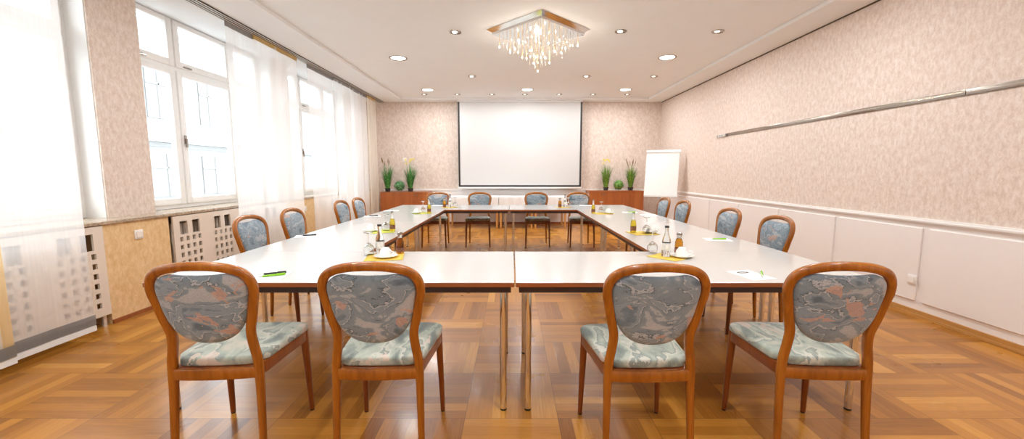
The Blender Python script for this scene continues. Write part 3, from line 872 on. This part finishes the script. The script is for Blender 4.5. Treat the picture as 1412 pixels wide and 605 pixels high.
# plants ----------------------------------------------------------------
def blade(bm, base, ang, lean, L, w, droop):
    d = Vector((math.cos(ang), math.sin(ang), 0)); side = Vector((-math.sin(ang), math.cos(ang), 0))
    prev = None
    for k in range(6):
        s = k/5
        p = Vector(base)+Vector((0, 0, 1))*L*(s-droop*s*s*s*0.6)+d*L*(lean*s+droop*s*s*0.55)
        ww = w*(1-s)**0.7*0.5+0.0004
        a, b = bm.verts.new(p-side*ww), bm.verts.new(p+side*ww)
        if prev: bm.faces.new((prev[0], prev[1], b, a))
        prev = (a, b)
    return p
def plant(x, y, z, H, mat, kind, label, name, spread=0.24):
    t = empty(name, (x, y, z)); tag(t, label, 'potted plant', 'grass plants on the cabinets')
    bm = bmesh.new(); lathe(bm, [(0, 0), (0.052, 0), (0.066, 0.075), (0.070, 0.082), (0.062, 0.085), (0.058, 0.070), (0, 0.070)], 24)
    mesh_obj('pot', bm, M['pot'], t, 50)
    bm = bmesh.new()
    for i in range(240):
        a = random.random()*2*PI; r = 0.045*random.random()**0.5
        blade(bm, (r*math.cos(a), r*math.sin(a), 0.07), a+random.uniform(-.5, .5), random.uniform(0.02, spread)*1.15, H*random.uniform(0.25, 0.82), 0.014, random.uniform(0.0, 0.42))
    mesh_obj('foliage', bm, mat, t)
    n = 6
    for i in range(n):
        a = 2*PI*i/n+random.uniform(-.3, .3); lean = random.uniform(0.06, 0.24); L = (H-0.08)*random.uniform(0.84, 1.0)
        d = Vector((math.cos(a), math.sin(a), 0))
        pts = catmull([(0, 0, 0.07), tuple(d*L*lean*0.35+Vector((0, 0, 0.07+L*0.5))), tuple(d*L*lean+Vector((0, 0, 0.07+L*0.98)))], 4)
        bm = bmesh.new(); sweep(bm, pts, 0.0016, 0.0016, (0.3, 0.9, 0.1), 5, 2)
        st = mesh_obj('stem', bm, M['reed'] if kind == 'reed' else mat, t)
        tip = pts[-1]; bm = bmesh.new()
        if kind == 'flower':
            for q in range(9):
                th = 2*PI*q/9; dd = Vector((math.cos(th), 0.25*math.sin(th*2), math.sin(th)))
                s1 = Vector((-math.sin(th), 0, math.cos(th)))*0.007
                c0 = tip+dd*0.004
                v = [bm.verts.new(c0), bm.verts.new(tip+dd*0.014+s1), bm.verts.new(tip+dd*0.027+Vector((0, -0.004, 0))), bm.verts.new(tip+dd*0.014-s1)]
                bm.faces.new(v)
            bmesh.ops.create_icosphere(bm, subdivisions=1, radius=0.008, matrix=Matrix.Translation(tip))
            mesh_obj('flower', bm, M['flower'], st)
        else:
            dirv = (pts[-1]-pts[-2]).normalized()
            sweep(bm, [tip-dirv*0.10+dirv*0.026*k for k in range(6)], lambda s: 0.003+0.006*math.sin(PI*min(1, s*0.9+0.08)), lambda s: 0.003+0.006*math.sin(PI*min(1, s*0.9+0.08)), (0.3, 0.9, 0.1), 7, 2)
            mesh_obj('reed_head', bm, M['reed'], st, 60)
def ball(x, y, z, r, mat, label):
    bm = bmesh.new()
    bmesh.ops.create_icosphere(bm, subdivisions=2, radius=r*0.86, matrix=Matrix.Translation((0, 0, r)))
    for i in range(420):
        u = random.uniform(-1, 1); a = random.random()*2*PI; q = math.sqrt(1-u*u)
        nrm = Vector((q*math.cos(a), q*math.sin(a), u)); c = Vector((0, 0, r))+nrm*r*random.uniform(0.86, 0.97)
        t1 = nrm.orthogonal().normalized(); t1.rotate(Matrix.Rotation(random.random()*6.28, 3, nrm)); t2 = nrm.cross(t1)
        L = 0.016; v = [bm.verts.new(c-t1*L*0.2), bm.verts.new(c+t2*L*0.45+nrm*0.004+t1*L*.4), bm.verts.new(c+t1*L+nrm*0.009), bm.verts.new(c-t2*L*0.45+nrm*0.004+t1*L*.4)]
        bm.faces.new(v)
    zmin = min(v.co.z for v in bm.verts)
    for v in bm.verts: v.co.z -= zmin
    o = mesh_obj('leaf_ball', bm, mat, None, None, (x, y, z)); tag(o, label, 'topiary ball', 'leafy balls on the cabinets')
plant(-3.10, 10.28, 0.85, 0.86, M['grass_cool'], 'reed', 'tall green grass plant with brown reed tips by the curtain', 'potted_grass', 0.20)
ball(-2.805, 10.28, 0.85, 0.140, M['leaf_cool'], 'round leafy ball on the left cabinet between two grass plants')
plant(-2.53, 10.28, 0.85, 0.83, M['grass_cool'], 'flower', 'green grass plant with yellow blossoms on the left cabinet', 'flowering_grass', 0.22)
plant(2.34, 10.28, 0.878, 0.80, M['grass_warm'], 'flower', 'green grass plant with yellow blossoms on the right cabinet', 'flowering_grass', 0.17)
ball(2.655, 10.28, 0.878, 0.135, M['leaf_warm'], 'round leafy ball on the right cabinet between two grass plants')
plant(2.955, 10.28, 0.878, 0.79, M['grass_warm'], 'reed', 'green grass plant with brown reed heads near the flipchart', 'potted_grass', 0.17)

# flipchart ----------------------------------------------------------------
t = empty('flipchart', (3.26, 9.02, 0), R(-27)); tag(t, 'white flipchart on a metal pole stand in the far right corner', 'flipchart')
lean = R(14); W = 0.345
up = Vector((0, math.sin(lean), math.cos(lean)))
def board(bm, x0, x1, s0, s1, d0, d1):
    nrm = Vector((0, -math.cos(lean), math.sin(lean))); b0 = Vector((0, -0.10, 0.80))
    vs = []
    for d in (d0, d1):
        for (x, s) in ((x0, s0), (x1, s0), (x1, s1), (x0, s1)):
            vs.append(bm.verts.new(Vector((x, 0, 0))+b0+up*s+nrm*d))
    for idx in ((0,1,2,3),(4,5,6,7),(0,1,5,4),(1,2,6,5),(2,3,7,6),(3,0,4,7)): bm.faces.new([vs[i] for i in idx])
bm = bmesh.new(); board(bm, -W, W, 0, 1.03, -0.018, 0.0); mesh_obj('board', bm, M['white_paint'], t)
bm = bmesh.new(); board(bm, -W+0.005, W-0.01, 0.025, 1.0, 0.001, 0.012); mesh_obj('paper_pad', bm, M['paper'], t)
bm = bmesh.new(); board(bm, -W-0.005, W+0.01, 0.985, 1.04, -0.02, 0.028); mesh_obj('clamp', bm, M['alu'], t)
bm = bmesh.new(); board(bm, -W+0.01, W-0.01, -0.01, 0.012, -0.01, 0.045); mesh_obj('pen_tray', bm, M['alu'], t)
bm = bmesh.new(); tube(bm, (0.0, -0.06, 0.06), (0.0, 0.03, 1.25), 0.016); tube(bm, (0, -0.06, 0.05), (0, -0.05, 0.5), 0.022); mesh_obj('pole', bm, M['alu'], t, 40)
for k in range(5):
    a = 2*PI*k/5+0.3
    bm = bmesh.new(); tube(bm, (0, -0.06, 0.07), (0.27*math.cos(a), -0.06+0.27*math.sin(a), 0.03), 0.014, 10, 0.010)
    lg = mesh_obj('leg', bm, M['alu'], t, 40)
    bm = bmesh.new(); bmesh.ops.create_icosphere(bm, subdivisions=2, radius=0.020, matrix=Matrix.Translation((0.27*math.cos(a), -0.06+0.27*math.sin(a), 0.020))); mesh_obj('caster', bm, M['black'], lg, 180)

# ------------------------------------------------------------------ things on the tables
Z0 = TZ
def napkin(x, y, rz, s, mat, label):
    bm = bmesh.new(); h = s/2
    n = 8
    g = [[bm.verts.new((-h+s*i/n, -h+s*j/n, 0.0016+0.0010*math.sin(i*1.3+j*0.9))) for j in range(n+1)] for i in range(n+1)]
    for i in range(n):
        for j in range(n): bm.faces.new((g[i][j], g[i+1][j], g[i+1][j+1], g[i][j+1]))
    o = mesh_obj('napkin', bm, mat, None, 180, (x, y, Z0)); o.rotation_euler = (0, 0, rz)
    md = o.modifiers.new('thick', 'SOLIDIFY'); md.thickness = 0.0012; md.offset = -1
    tag(o, label, 'napkin', 'napkins under the place settings'); return o
def make_glass():
    t = empty('stemmed_glass', (0, 0, 0)); 
    bm = bmesh.new()
    out = [(0.031, 0.0), (0.035, 0.02), (0.0375, 0.042), (0.033, 0.062), (0.018, 0.078), (0.0045, 0.086)]
    inn = [(0.0, 0.0815), (0.014, 0.074), (0.030, 0.060), (0.0355, 0.042), (0.033, 0.02), (0.029, 0.0)]
    lathe(bm, inn+out+[(0.0, 0.086)], 28); mesh_obj('bowl', bm, M['glass'], t, 60)
    bm = bmesh.new(); lathe(bm, [(0, 0.0865), (0.0052, 0.0865), (0.0044, 0.11), (0.0048, 0.146), (0, 0.146)], 14); mesh_obj('stem', bm, M['glass'], t, 60)
    bm = bmesh.new(); lathe(bm, [(0, 0.1465), (0.006, 0.1465), (0.032, 0.157), (0.032, 0.160), (0, 0.158)], 28); mesh_obj('foot', bm, M['glass'], t, 60)
    return t
def make_cup():
    t = empty('coffee_cup', (0, 0, 0))
    bm = bmesh.new(); lathe(bm, [(0.038, 0.006), (0.0405, 0.0), (0.043, 0.0), (0.0435, 0.012), (0.039, 0.036), (0.026, 0.054), (0.022, 0.060), (0.019, 0.060), (0.018, 0.057), (0, 0.057)], 32)
    mesh_obj('bowl', bm, M['porcelain'], t, 60)
    bm = bmesh.new(); sweep(bm, catmull([(0.041, 0, 0.012), (0.062, 0, 0.014), (0.066, 0, 0.030), (0.037, 0, 0.040)], 5), 0.0035, 0.0045, (0, 1, 0), 8, 2); mesh_obj('handle', bm, M['porcelain'], t, 60)
    return t
def make_saucer():
    bm = bmesh.new(); lathe(bm, [(0, 0.002), (0.030, 0.0), (0.044, 0.0), (0.060, 0.007), (0.080, 0.014), (0.081, 0.016), (0.078, 0.0165), (0.058, 0.010), (0.045, 0.0075), (0, 0.0075)], 36)
    return mesh_obj('saucer', bm, M['porcelain'], None, 60)
def make_bottle(name, prof, neck0, mat, labz, lr, labmat, capz, capr, capmat, filled=None):
    t = empty(name, (0, 0, 0))
    bm = bmesh.new(); lathe(bm, prof, 28); mesh_obj('body', bm, mat, t, 50)
    if neck0:
        bm = bmesh.new(); lathe(bm, neck0, 24); mesh_obj('neck', bm, M['glass'], t, 50)
    bm = bmesh.new(); lathe(bm, [(lr, labz[0]), (lr+0.0006, labz[0]), (lr+0.0006, labz[1]), (lr, labz[1])], 28)
    mesh_obj('paper_label', bm, labmat, t, 50)
    bm = bmesh.new(); lathe(bm, [(0, capz[0]), (capr, capz[0]), (capr, capz[1]-0.002), (capr-0.002, capz[1]), (0, capz[1])], 20); mesh_obj('cap', bm, capmat, t, 50)
    return t
wp = [(0, 0), (0.026, 0), (0.029, 0.004), (0.029, 0.100), (0.026, 0.122), (0.016, 0.150), (0.0125, 0.170), (0.0125, 0.200), (0, 0.200)]
water = make_bottle('water_bottle', wp, None, M['glass'], (0.045, 0.095), 0.0295, M['label_white'], (0.200, 0.214), 0.0145, M['black'])
wp2 = [(0, 0), (0.026, 0), (0.028, 0.003), (0.0275, 0.050), (0.0265, 0.088), (0.018, 0.110), (0.0155, 0.114)]
juice = make_bottle('juice_bottle', wp2+[(0, 0.114)], [(0, 0.1142), (0.0150, 0.1142), (0.0165, 0.122), (0.0165, 0.136), (0, 0.136)], M['amber'], (0.014, 0.044), 0.0282, M['label_brown'], (0.1365, 0.153), 0.019, M['brushed'])
wp3 = [(0, 0), (0.024, 0), (0.027, 0.003), (0.027, 0.085), (0.022, 0.112), (0.0165, 0.124), (0, 0.124)]
soda = make_bottle('soda_bottle', wp3, [(0, 0.1242), (0.0160, 0.1242), (0.0115, 0.150), (0.0110, 0.185), (0, 0.185)], M['olive'], (0.022, 0.060), 0.0274, M['label_brown'], (0.1855, 0.196), 0.013, M['brushed'])
glass0, cup0, sauc0 = make_glass(), make_cup(), make_saucer()
used = {}
def put(proto, x, y, z, rz, label, cat, group):
    if proto.name not in used:
        used[proto.name] = 1; o = proto; o.location = (x, y, z); o.rotation_euler = (0, 0, rz); o['label'] = label; o['group'] = group
    else:
        o = dup(proto, (x, y, z), rz, label, group)
    o['category'] = cat
    return o
settings = [
 # where, napkin(x,y,rot,mat), cup(x,y), glass, water, juice, soda
 ('near left table', (-0.875, 2.785, 12, 'napkin', .25), (-0.862, 2.765), (-1.010, 2.86), (-0.935, 2.875), (-0.800, 2.90), None),
 ('near right table', (1.085, 2.79, 40, 'napkin', .22), (1.165, 2.775), (1.015, 2.93), (1.065, 2.80), (1.185, 2.88), None),
 ('window side, on the nearer table', (-1.300, 4.02, 20, 'napkin2', .26), (-1.395, 4.03), (-1.265, 4.09), None, None, (-1.185, 4.04)),
 ('wall side, on the nearer table', (1.250, 3.90, 10, 'napkin', .24), (1.335, 3.92), (1.275, 3.865), None, None, (1.170, 3.93)),
 ('window side, on the farther table', (-1.290, 5.87, 20, 'napkin2', .26), (-1.360, 5.83), (-1.300, 5.99), None, None, (-1.185, 5.86)),
 ('wall side, on the farther table', (1.290, 5.83, 10, 'napkin', .26), (1.370, 5.82), (1.290, 5.92), None, None, (1.150, 5.80)),
 ('far left table', (-1.040, 6.86, 45, 'napkin', .22), None, (-0.955, 6.90), (-1.035, 6.86), (-1.130, 6.86), None),
 ('far right table', (0.860, 6.86, 45, 'napkin', .22), None, (0.945, 6.91), (0.885, 6.86), (0.800, 6.86), None),
]
G = 0.0032
for where, nk, cp, gl, wa, ju, so in settings:
    napkin(nk[0], nk[1], R(nk[2]), nk[4], M[nk[3]], ('yellow' if nk[3] == 'napkin' else 'lime yellow')+' paper napkin under the setting, '+where)
    def on(x, y): # on napkin or table
        a = R(nk[2]); dx, dy = x-nk[0], y-nk[1]; u = dx*math.cos(a)+dy*math.sin(a); v = -dx*math.sin(a)+dy*math.cos(a)
        return Z0+(G if max(abs(u), abs(v)) < nk[4]/2+0.07 else 0.0004)
    if cp:
        put(sauc0, cp[0], cp[1], Z0+G, 0, 'white saucer on the napkin, '+where, 'saucer', 'saucers')
        put(cup0, cp[0], cp[1], Z0+G+0.008, R(-20), 'white cup upside down on its saucer, '+where, 'cup', 'cups')
    if gl: put(glass0, gl[0], gl[1], on(*gl), 0, 'upside down stemmed glass, '+where, 'glass', 'stemmed glasses')
    if wa: put(water, wa[0], wa[1], on(*wa), R(200), 'clear water bottle with pale label, '+where, 'bottle', 'water bottles')
    if ju: put(juice, ju[0], ju[1], on(*ju), 0, 'short amber juice bottle with silver cap, '+where, 'bottle', 'juice bottles')
    if so: put(soda, so[0], so[1], on(*so), 0, 'slim bottle of yellow soda with clear neck, '+where, 'bottle', 'soda bottles')

# note papers and pens
def paper(x, y, rz, w, h, label, logo=False):
    t = bbox_obj('note_paper', -w/2, w/2, -h/2, h/2, 0.0, 0.0012, M['paper'])
    t.location = (x, y, Z0+0.0002); t.rotation_euler = (0, 0, rz); tag(t, label, 'paper', 'note papers on the tables')
    if logo:
        bm = bmesh.new(); vs = [bm.verts.new((0.038*math.cos(a)-0.0, 0.020*math.sin(a)+h*0.28, 0.0014)) for a in [2*PI*i/28 for i in range(28)]]
        bm.faces.new(vs); c = mesh_obj('printed_logo', bm, M['black'], t)
        bm = bmesh.new()
        for k in range(5): box(bm, -0.022+k*0.0095, -0.016+k*0.0095, h*0.28-0.006, h*0.28+0.006, 0.0014, 0.0017)
        mesh_obj('lettering', bm, M['paper'], c)
    return t
def make_pen(mat, name):
    t = empty(name, (0, 0, 0))
    bm = bmesh.new(); sweep(bm, [Vector((x, 0, 0.0062)) for x in (-0.045, -0.04, 0.03, 0.065, 0.068)], lambda s: 0.0058 if 0.1 < s < 0.9 else 0.0045, lambda s: 0.0058 if 0.1 < s < 0.9 else 0.0045, (0, 0, 1), 12, 2); mesh_obj('barrel', bm, mat, t, 60)
    bm = bmesh.new(); tube(bm, (-0.045, 0, 0.0062), (-0.068, 0, 0.0062), 0.0048, 12, 0.001); mesh_obj('tip', bm, M['alu'], t, 60)
    bm = bmesh.new(); box(bm, 0.025, 0.066, -0.0015, 0.0015, 0.0118, 0.0140); mesh_obj('clip', bm, mat, t)
    return t
gpen, bpen = make_pen(M['green_plastic'], 'green_pen'), make_pen(M['black'], 'black_pen')
pp = Z0+0.0016
paper(-1.345, 2.262, R(8), 0.15, 0.21, 'white note paper on the near left table beside the first chair back')
put(gpen, -1.345, 2.252, pp, R(28), 'bright green pen on the paper of the near left table', 'pen', 'pens')
put(bpen, -1.365, 2.298, pp, R(24), 'dark pen lying behind the green pen on the near left table', 'pen', 'pens')
paper(1.355, 2.285, R(12), 0.15, 0.21, 'white note paper with black printed emblem on the near right table', True)
put(gpen, 1.418, 2.282, pp, R(62), 'green and silver pen on the paper with the black emblem', 'pen', 'pens')
paper(-1.875, 3.735, R(-70), 0.15, 0.21, 'white note paper on the window side table in front of the second chair')
put(bpen, -1.872, 3.74, pp, R(20), 'dark pen on the window side paper nearest the camera', 'pen', 'pens')
paper(1.785, 3.53, R(80), 0.15, 0.21, 'white note paper before the nearest chair of the wall side')
put(gpen, 1.790, 3.53, pp, R(-5), 'green pen on the wall side paper nearest the camera', 'pen', 'pens')
paper(-1.86, 5.45, R(-75), 0.15, 0.21, 'white note paper on the farther window side table')
put(bpen, -1.855, 5.45, pp, R(10), 'dark pen on the farther window side table', 'pen', 'pens')
paper(1.72, 5.98, R(80), 0.15, 0.21, 'white note paper on the farther wall side table')
put(gpen, 1.735, 5.98, pp, R(8), 'green pen on the farther wall side table', 'pen', 'pens')
paper(1.87, 5.60, R(85), 0.15, 0.21, 'blank white paper at the edge of the farther wall side table')
paper(-1.84, 6.25, R(95), 0.15, 0.21, 'blank white paper at the edge of the farther window side table')
paper(-1.30, 7.25, R(3), 0.21, 0.15, 'white paper on the far left table before the end chair')
paper(1.30, 7.25, R(-3), 0.21, 0.15, 'white paper on the far right table before the end chair')

# ------------------------------------------------------------------ ceiling lamps
def downlight(x, y, r, lens, label, power, name, swivel=False, col_=(0.97, 0.985, 1.0)):
    t = empty(name, (x, y, ZC)); tag(t, label, 'ceiling light', 'recessed ceiling lights')
    bm = bmesh.new(); lathe(bm, [(r*0.80, 0.0), (r*0.80, -0.004), (r*0.97, -0.010), (r, -0.004), (r, 0.0)], 32); mesh_obj('ring', bm, M['brushed'], t, 50)
    if swivel:
        bm = bmesh.new(); lathe(bm, [(0, -0.001), (r*0.8, -0.001), (r*0.8, -0.003), (0, -0.003)], 24); mesh_obj('housing', bm, M['brushed'], t, 50)
        bm = bmesh.new()
        lathe(bm, [(0, -0.003), (r*0.42, -0.003), (r*0.38, -0.010), (0, -0.012)], 20, (-r*0.12, 0, 0)); mesh_obj('bulb', bm, lens, t, 50)
    else:
        bm = bmesh.new(); lathe(bm, [(0, -0.001), (r*0.80, -0.001), (r*0.78, -0.005), (0, -0.006)], 28); mesh_obj('lens', bm, lens, t, 50)
    if power:
        L = bpy.data.lights.new(name+'_light', 'AREA'); L.shape = 'DISK'; L.size = r*1.6; L.energy = power; L.color = col_
        o = bpy.data.objects.new(name+'_light', L); o.location = (0, 0, -0.016); link(o, t)
BIG = [(-1.806, 6.771, 'left, before the chandelier row'), (2.447, 6.73, 'right, before the chandelier row'), (-1.85, 9.29, 'left, near the far wall'), (0.332, 9.26, 'centre, near the screen'), (2.48, 9.26, 'right, near the far wall'), (-1.806, 4.2, 'left, out of frame'), (2.447, 4.2, 'right, out of frame'), (-1.806, 1.6, 'left, above the camera'), (0.33, 1.6, 'centre, above the camera'), (2.447, 1.6, 'right, above the camera'), (-1.806, -0.9, 'left, unseen fill added behind the camera'), (0.33, -0.9, 'centre, unseen fill added behind the camera'), (2.447, -0.9, 'right, unseen fill added behind the camera')]  # last row, behind the camera, is unseen and added to brighten the chair backs
for x, y, w in BIG: downlight(x, y, 0.142, M['lens_warm'], 'large round glowing ceiling light, '+w, 19, 'round_downlight')
SM = [(-0.731, 5.552, 'left of the chandelier', 'lens_warm'), (1.398, 5.525, 'right of the chandelier', 'lens_warm'), (2.647, 5.525, 'far right beside the raised ceiling edge', 'lens_dim'),
      (-0.752, 8.006, 'behind the chandelier to its left', 'lens_warm'), (1.408, 8.006, 'behind the chandelier to its right', 'lens_warm'), (2.679, 8.006, 'right side, third row', 'lens_dim')]
for x, y, w, l in SM: downlight(x, y, 0.076, M[l], 'small round ceiling spot, '+w, 4, 'small_downlight', True)
for k, x in enumerate((-2.03, -1.263, -0.46, 0.303, 1.094, 1.88, 2.677)):
    downlight(x, 9.80, 0.070, M['lens_dim'], '%s small spot from the left in the row before the screen' % ('first', 'second', 'third', 'fourth', 'fifth', 'sixth', 'seventh')[k], 3, 'small_downlight', True)

# chandelier ---------------------------------------------------------------
t = empty('chandelier', (0.335, 5.46, ZC), R(45)); tag(t, 'square crystal chandelier with hanging bead strands and glowing bulbs', 'chandelier')
bm = bmesh.new()
s0, s1 = 0.465, 0.415
v = [[bm.verts.new((sx*s, sy*s, z)) for sx, sy in ((-1,-1),(1,-1),(1,1),(-1,1))] for s, z in ((s0, -0.0005), (s0, -0.004), (s1, -0.040))]
for A, B in zip(v, v[1:]):
    for i in range(4): bm.faces.new((A[i], A[(i+1) % 4], B[(i+1) % 4], B[i]))
bm.faces.new(v[0]); bm.faces.new(v[-1])
mesh_obj('canopy', bm, M['chrome'], t)
bm = bmesh.new(); box(bm, -s1, s1, -s1, s1, -0.070, -0.041)
for f in bm.faces: f.material_index = 0 if f.calc_center_median().z < -0.0699 else 1
mesh_obj('mirror_plate', bm, [M['chrome'], M['white_paint']], t)
n = 11
def drop(u, v_):
    d = max(abs(u), abs(v_))
    return 0.13+0.36*(1-d)**1.1
for i in range(n):
    for j in range(n):
        u = -1+2*(i+0.5)/n; v_ = -1+2*(j+0.5)/n
        x = u*0.39+random.uniform(-.01, .01); y = v_*0.385+random.uniform(-.01, .01)
        L = drop(u, v_)*random.uniform(0.85, 1.08)
        if (i+j*2) % 5 == 0:
            L *= 0.85
            bm = bmesh.new(); tube(bm, (x, y, -0.070), (x, y, -0.070-L), 0.0026, 8); rd = mesh_obj('lamp_rod', bm, M['gold'], t, 50)
            bm = bmesh.new(); lathe(bm, [(0, -0.026), (0.005, -0.023), (0.0072, -0.014), (0.006, -0.003), (0, 0.0)], 12, (x, y, -0.070-L)); mesh_obj('bulb', bm, M['bulb'], rd, 180)
        else:
            bm = bmesh.new()
            nb = int(L/0.017)
            for k in range(nb):
                z = -0.070-0.010-k*0.017; r = 0.0045 if k % 4 else 0.0065
                top = bm.verts.new((x, y, z+r)); bot = bm.verts.new((x, y, z-r))
                a0 = random.random()
                ring = [bm.verts.new((x+r*math.cos(a0+q*PI/2), y+r*math.sin(a0+q*PI/2), z)) for q in range(4)]
                for q in range(4): bm.faces.new((ring[q], ring[(q+1) % 4], top)); bm.faces.new((ring[(q+1) % 4], ring[q], bot))
            mesh_obj('crystal_strand', bm, M['crystal'], t)
for (lx, ly, lz) in ((0, 0, -0.40), (0.25, 0.25, -0.24), (-0.25, 0.25, -0.24), (0.25, -0.25, -0.24), (-0.25, -0.25, -0.24)):
    L = bpy.data.lights.new('bulb_light', 'POINT'); L.energy = 2.5; L.color = (1, 0.88, 0.74); L.shadow_soft_size = 0.03
    o = bpy.data.objects.new('bulb_light', L); o.location = (lx, ly, lz); link(o, t)

# ------------------------------------------------------------------ world, camera
w = bpy.data.worlds.new('world'); sc.world = w; w.use_nodes = True
nt = w.node_tree; bg = nt.nodes['Background']
bg.inputs[0].default_value = (0.87, 0.945, 1.0, 1); bg.inputs[1].default_value = 7.0
for k, (a, b) in enumerate(WIN):
    L = bpy.data.lights.new('window_portal', 'AREA'); L.shape = 'RECTANGLE'; L.size = b-a; L.size_y = 2.17; L.cycles.is_portal = True
    o = bpy.data.objects.new('window_portal', L); o.location = (-4.04, (a+b)/2, 1.99); o.rotation_euler = (R(90), 0, R(-90)); link(o)

cam = bpy.data.cameras.new('camera'); co = bpy.data.objects.new('camera', cam); link(co)
cam.sensor_width = 36; cam.lens = 567/1412*36; cam.clip_start = 0.05; cam.clip_end = 200
co.location = (0, 0, 1.32); co.rotation_euler = (R(90-6.5), 0, 0)
sc.camera = co
sc.view_settings.view_transform = 'Standard'; sc.view_settings.look = 'None'
sc.view_settings.gamma = 1; sc.view_settings.use_curve_mapping = False
sc.view_settings.exposure = 0.45
cy = sc.cycles
cy.max_bounces = 12; cy.diffuse_bounces = 6; cy.glossy_bounces = 5; cy.transmission_bounces = 10; cy.transparent_max_bounces = 16
cy.sample_clamp_indirect = 6.0; cy.caustics_reflective = False; cy.caustics_refractive = False
cy.use_denoising = True
